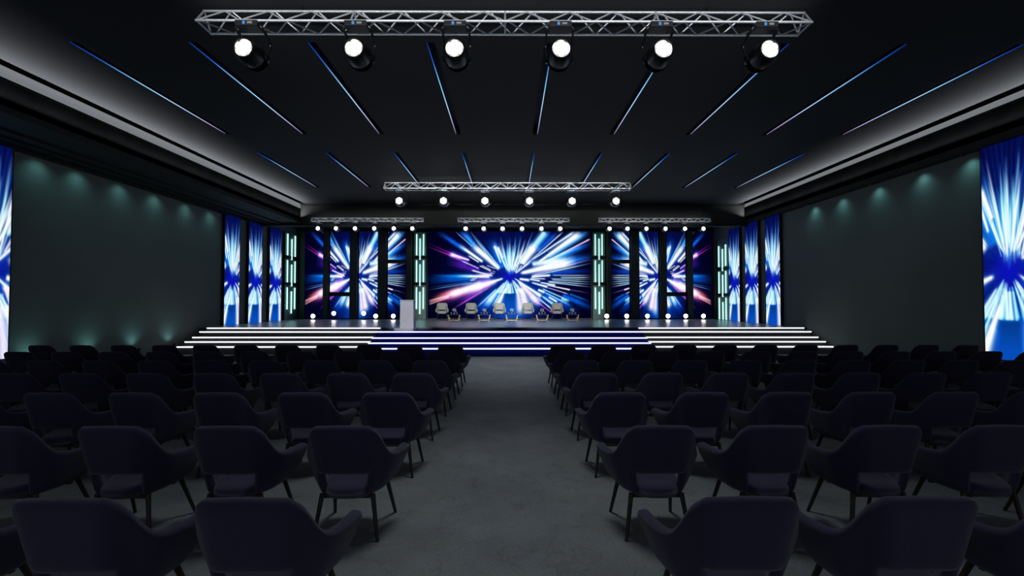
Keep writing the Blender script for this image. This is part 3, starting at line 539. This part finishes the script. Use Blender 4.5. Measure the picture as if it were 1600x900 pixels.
for tn, arr in (('left', (-7.76, -7.03, -6.26, -5.48, -4.69, -3.94)), ('centre', (-1.78, -1.045, -.28, .51, 1.30, 2.06)), ('right', (4.07, 4.80, 5.57, 6.345, 7.14, 7.89))):
    for i, x in enumerate(arr):
        place_head(x, 20.0, 4.90, .70, '%s small lit spotlight on the %s rear truss' % (P6[i], tn), 'spotlights on the rear trusses')

# floor spotlights on the stage
def floor_spot(tall):
    t = empty('stage_floor_light')
    MB().box(-.10, .10, -.08, .08, 0, .02, .004).build('base', M['headblack'], t)
    y = MB(); z = .17 + tall
    for s in (-1, 1): y.tube([(s*.095, 0, .02), (s*.125, 0, .06), (s*.125, 0, z)], .008)
    y.build('bracket', M['headblack'], t)
    h = MB().lathe([(0, .12), (.07, .11), (.10, .06), (.112, -.06), (.108, -.075), (.098, -.06), (0, -.06)], (0, 0, z), 'Y', 24).build('lamp_housing', M['headblack'], t)
    MB().lathe([(.10, -.062), (.06, -.075), (0, -.08)], (0, 0, z), 'Y', 20).build('lens', M['lens'], h)
    return t
LOWF, HIF = floor_spot(0), floor_spot(.13); fu = {0: False, 1: False}
FS = [(-9.38, 0, 'lit floor spotlight at the foot of the outermost left strip screen'), (-8.39, 1, 'lit floor spotlight before the short lower screen piece at left'), (-6.96, 1, 'slightly raised lit floor spotlight before the third strip screen from the left'),
      (-6.39, 0, 'low lit floor spotlight before the pilaster, second left of the podium'), (-5.55, 0, 'lit floor spotlight just left of the white podium'),
      (4.66, 0, 'first lit floor spotlight right of the main screen'), (5.62, 0, 'second lit floor spotlight right of the main screen'), (6.61, 0, 'third lit floor spotlight right of the main screen'),
      (7.60, 0, 'fourth lit floor spotlight right of the main screen'), (8.45, 0, 'fifth lit floor spotlight right of the main screen'), (9.30, 0, 'outermost lit floor spotlight at the right end of the stage')]
for x, k, lb in FS:
    src = HIF if k else LOWF
    o = src if not fu[k] else copy_tree(src); fu[k] = True
    o.location = (x, 23.6, ZST); tag(o, lb, 'stage light', 'spotlights along the back of the stage floor')

# ------------------------------------------------------------------ wall washers
TEAL = (.35, .95, .92)
def washer(x, y, z, up, label):
    t = empty('wall_washer', (x, y, z)); tag(t, label, 'wall light', 'teal wall washers')
    s = -1 if up else 1
    MB().lathe([(0, .05*s), (.04, .05*s), (.045, .04*s), (.045, 0), (.03, 0), (.03, .015*s), (0, .015*s)], (0, 0, 0), 'Z', 16).build('housing', M['headblack'], t)
    sx = -1 if x < 0 else 1
    l = lamp('SPOT', 'washer_lamp', (0, 0, -.01*s), (0, 0, 0), 5.5 if not up else 4.5, TEAL, spot_size=math.radians(130), spot_blend=1, shadow_soft_size=.06); l.parent = t
    l.rotation_euler = Vector((sx*.35, 0, -s)).to_track_quat('-Z', 'Y').to_euler()
    if up: MB().box(-.05, .05, -.05, .05, -z, -.05, .005).build('stand', M['headblack'], t)
for i, y in enumerate((10.9, 11.9, 13.2, 14.5, 15.9, 17.2)):
    washer(XL+.30, y, ZS-.05, False, '%s teal downlight from the camera along the left wall top' % ORD[i])
for i, y in enumerate((10.75, 12.3, 13.75, 15.2)):
    washer(XL+.22, y, .34, True, '%s teal uplight from the camera at the foot of the left wall' % ORD[i])
for i, y in enumerate((10.6, 11.85, 13.3, 14.75, 16.1)):
    washer(XR-.21, y, ZS-.10, False, '%s teal downlight from the camera along the right wall top' % ORD[i])

# ------------------------------------------------------------------ armchairs
def bake(o):
    dg = bpy.context.evaluated_depsgraph_get(); me = bpy.data.meshes.new_from_object(o.evaluated_get(dg)); o.modifiers.clear(); old = o.data; o.data = me
    return o
def lerp_tab(tab, s):
    for (s0, *a_), (s1, *b_) in zip(tab, tab[1:]):
        if s <= s1:
            k = (s-s0)/(s1-s0); k = k*k*(3-2*k) if len(a_) == 1 else k
            return [p+(q-p)*k for p, q in zip(a_, b_)]
    return list(tab[-1][1:])
def armchair(name, fabric, legm, leg_r=.017, flare=1.):
    t = empty(name)
    TOP = [(0, 0, .0), (.22, .16, 0), (.30, .195, .010), (.38, .222, .045), (.50, .256, .12), (.64, .292, .20), (.80, .322, .33), (.93, .334, .46), (1, .330, .50)]
    BOT = [(0, 0, .085), (.22, .105, .09), (.30, .13, .10), (.38, .147, .125), (.50, .172, .18), (.64, .20, .23), (.80, .222, .32), (.93, .252, .40), (1, .26, .44)]
    ZTP = [(0, .815), (.28, .810), (.34, .782), (.60, .59), (.68, .572), (.82, .572), (.93, .572), (.98, .555), (1, .535)]
    ZBT = [(0, .30), (.5, .305), (.8, .32), (.94, .345), (.98, .37), (1, .40)]
    ss = [0, .08, .16, .22, .27, .31, .35, .39, .44, .50, .57, .64, .72, .80, .87, .93, .97, 1.]
    cols = [(-1, s) for s in ss[::-1]] + [(1, s) for s in ss[1:]]
    rows = 9; vs = []; sgrid = []
    for sg, s in cols:
        tx, ty = lerp_tab(TOP, s); bx, by = lerp_tab(BOT, s); zt = lerp_tab(ZTP, s)[0]; zb = lerp_tab(ZBT, s)[0]
        zs_ = [zb, zb+.5*(.465-zb) if zt > .6 or True else 0, .468] if s < .95 else [zb, .44, .47]
        zs_ = zs_ + [.468+(zt-.468)*k/(rows-3) for k in range(1, rows-2)]
        for z in zs_:
            f = (z-zb)/(zt-zb); f2 = f if s < .42 else 1-(1-f)**(1+.35*min(1, (s-.42)/.2))
            tx = tx if s < .38 else .222+(tx-.222)*flare
            x = bx+(tx-bx)*f2; y = by+(ty-by)*f
            vs.append((sg*x, y, z))
    R = len(zs_); fs = []
    for i in range(len(cols)-1):
        for j in range(R-1):
            if j < 2 and max(cols[i][1], cols[i+1][1]) <= .36: continue
            fs.append((i*R+j, (i+1)*R+j, (i+1)*R+j+1, i*R+j+1))
    m_ = MB(); m_.add(vs, fs, True); sh = m_.build('backrest_shell', fabric, t)
    bm = bmesh.new(); bm.from_mesh(sh.data); bmesh.ops.delete(bm, geom=[v for v in bm.verts if not v.link_faces], context='VERTS'); bmesh.ops.recalc_face_normals(bm, faces=bm.faces); bm.to_mesh(sh.data); bm.free()
    so = sh.modifiers.new('s', 'SOLIDIFY'); so.thickness = .056; so.offset = 0; so.use_even_offset = False
    su = sh.modifiers.new('u', 'SUBSURF'); su.levels = su.render_levels = 1
    bpy.context.view_layer.update(); bake(sh)
    # seat cushion
    prof = []; n = 32; layers = [(.80, .292), (.95, .300), (1., .325), (1.0, .37), (.97, .405), (.90, .422), (.6, .430), (.0, .432)]
    vs = []
    for k, z in layers:
        for i in range(n):
            a_ = 2*math.pi*i/n; c_, s_ = math.cos(a_), math.sin(a_); e_ = .62
            x = math.copysign(abs(c_)**e_, c_); y = math.copysign(abs(s_)**e_, s_)
            hw = .160 + .072*(y*.5+.5)
            vs.append((x*hw*k, .275+y*.225*k, z + (-.055*(1-y)*.5 if z > .36 else 0)))
    fs = [(j*n+i, j*n+(i+1) % n, (j+1)*n+(i+1) % n, (j+1)*n+i) for j in range(len(layers)-2) for i in range(n)]
    fs.append(tuple(range(n))[::-1]); fs.append(tuple((len(layers)-2)*n+i for i in range(n)))
    MB().add(vs[:n*(len(layers)-1)], fs, True).build('seat', fabric, t)
    # frame and legs
    MB().box(-.17, .17, .135, .165, .275, .30, .004).box(-.17, .17, .40, .43, .275, .30, .004).box(-.02, .02, .15, .42, .275, .298).build('seat_frame', legm, t)
    for s in (-1, 1):
        MB().cyl((s*.175, .13, .31), (s*.222, .085, 0), leg_r, leg_r*.68, 14).build('leg', legm, t)
        MB().cyl((s*.195, .43, .32), (s*.235, .56, 0), leg_r, leg_r*.68, 14).build('leg', legm, t)
    return t
proto = armchair('armchair', M['navy'], M['leg'])
first = True
from bpy_extras.object_utils import world_to_camera_view
RX = math.atan(20/768)
def proj(x, y, z):
    c, s = math.cos(RX), math.sin(RX); yy = y; w = yy*c+(z-1.65)*s; v = (z-1.65)*c-yy*s
    return (796 if w > 0 else 0)+768*x/max(w, .05), 450-768*v/max(w, .05)
rown = ['nearest row', 'second row from the camera', 'third row from the camera', 'fourth row from the camera', 'fifth row from the camera', 'sixth row from the camera', 'farthest row before the stage']
for r_ in range(7):
    y = 2.12+1.21*r_
    for side in (-1, 1):
        for k in range(11):
            x = (-1.125-.778*k) if side < 0 else (1.025+.776*k)
            ins = False
            for cx in (-.31, .31):
                for cy in (0, .5):
                    for cz in (.1, .56, .815):
                        p_ = proj(x+cx*(1 if cz < .8 else .7), y+cy, cz)
                        if -2 < p_[0] < 1602 and p_[1] < 900: ins = True
            if not ins: continue
            o = proto if first else copy_tree(proto); first = False
            o.location = (x, y, 0)
            tag(o, 'navy armchair in the %s, %s seat %s of the aisle' % (rown[r_], ORD[k], 'left' if side < 0 else 'right'), 'armchair', 'navy audience armchairs in rows')

# ------------------------------------------------------------------ stage seating
g0 = armchair('stage_armchair', M['greyfab'], M['leg'], .010, .8)
gl = ['leftmost', 'second from the left', 'middle', 'second from the right', 'rightmost']
for i, x in enumerate((-3.23, -1.84, -.48, .88, 2.29)):
    o = g0 if i == 0 else copy_tree(g0)
    o.location = (x, 23.62, ZST+.006); o.rotation_euler = (0, 0, math.pi + (.12, .08, .03, -.04, -.10)[i]); o.scale = (1.04, 1.0, .98)
    tag(o, '%s of the five light grey armchairs on the stage' % gl[i], 'armchair', 'light grey armchairs on the stage')
def side_table():
    t = empty('coffee_table'); 
    MB().box(-.29, .29, -.2, .2, .255, .27, .003).build('table_top', M['tabletop'], t)
    for y in (-.17, .17):
        m_ = MB()
        for s in (-1, 1):
            m_.add([(s*.29, y-.012, .255), (s*.245, y-.012, .255), (s*.195, y-.012, 0), (s*.235, y-.012, 0), (s*.29, y+.012, .255), (s*.245, y+.012, .255), (s*.195, y+.012, 0), (s*.235, y+.012, 0)],
                   [(0, 1, 2, 3), (7, 6, 5, 4), (0, 4, 5, 1), (1, 5, 6, 2), (2, 6, 7, 3), (3, 7, 4, 0)])
        m_.box(-.235, .235, y-.012, y+.012, 0, .018)
        m_.build('leg_frame', M['gold'], t)
    return t
def vase():
    t = empty('flower_vase')
    MB().lathe([(0, 0), (.035, 0), (.04, .01), (.04, .10), (.034, .10), (.034, .012), (0, .012)], (0, 0, 0), 'Z', 16).build('vase', M['glass'], t)
    s = MB(); f = MB(); rr = random.Random(4)
    for k in range(7):
        a_ = k*2.4; tip = (.07*math.cos(a_), .05*math.sin(a_), .15+.018*k); s.cyl((0, 0, .015), tip, .004, n=6)
        for q in range(5):
            b_ = q*1.26; f.lathe([(0, -.012), (.016, -.004), (.018, .006), (0, .016)], (tip[0]+.016*math.cos(b_), tip[1]+.016*math.sin(b_), tip[2]), 'Z', 8)
    s.build('stem', M['green'], t); f.build('blossom', M['flower'], t); return t
def glass():
    return MB().lathe([(0, 0), (.025, 0), (.028, .005), (.034, .11), (.031, .11), (.026, .008), (0, .008)], (0, 0, 0), 'Z', 14).build('drinking_glass', M['glass'])
tb, va, gs = side_table(), vase(), glass()
wh = ['leftmost low gold-legged coffee table', 'second low gold-legged coffee table from the left', 'middle low gold-legged coffee table', 'second low gold-legged coffee table from the right', 'rightmost low gold-legged coffee table']
for i, x in enumerate((-2.55, -1.16, .11, 1.51, 2.91)):
    o = tb if i == 0 else copy_tree(tb); o.location = (x, 22.75, ZST); tag(o, wh[i] + ' on the stage', 'coffee table', 'coffee tables between the stage armchairs')
    o = va if i == 0 else copy_tree(va); o.location = (x, 22.78, ZST+.27); tag(o, 'white flowers in a glass vase on the %s' % wh[i].replace('low gold-legged ', ''), 'vase', 'flower vases on the coffee tables')
    for q, (gx, nm) in enumerate(((-.13, 'left'), (.13, 'right'))):
        o = gs if i == 0 and q == 0 else gs.copy()
        if not (i == 0 and q == 0): COL.objects.link(o)
        o.location = (x+gx, 22.70, ZST+.27); tag(o, 'clear glass %s of the flowers on the %s' % (nm, wh[i].replace('low gold-legged ', '')), 'glass', 'glasses on the coffee tables')
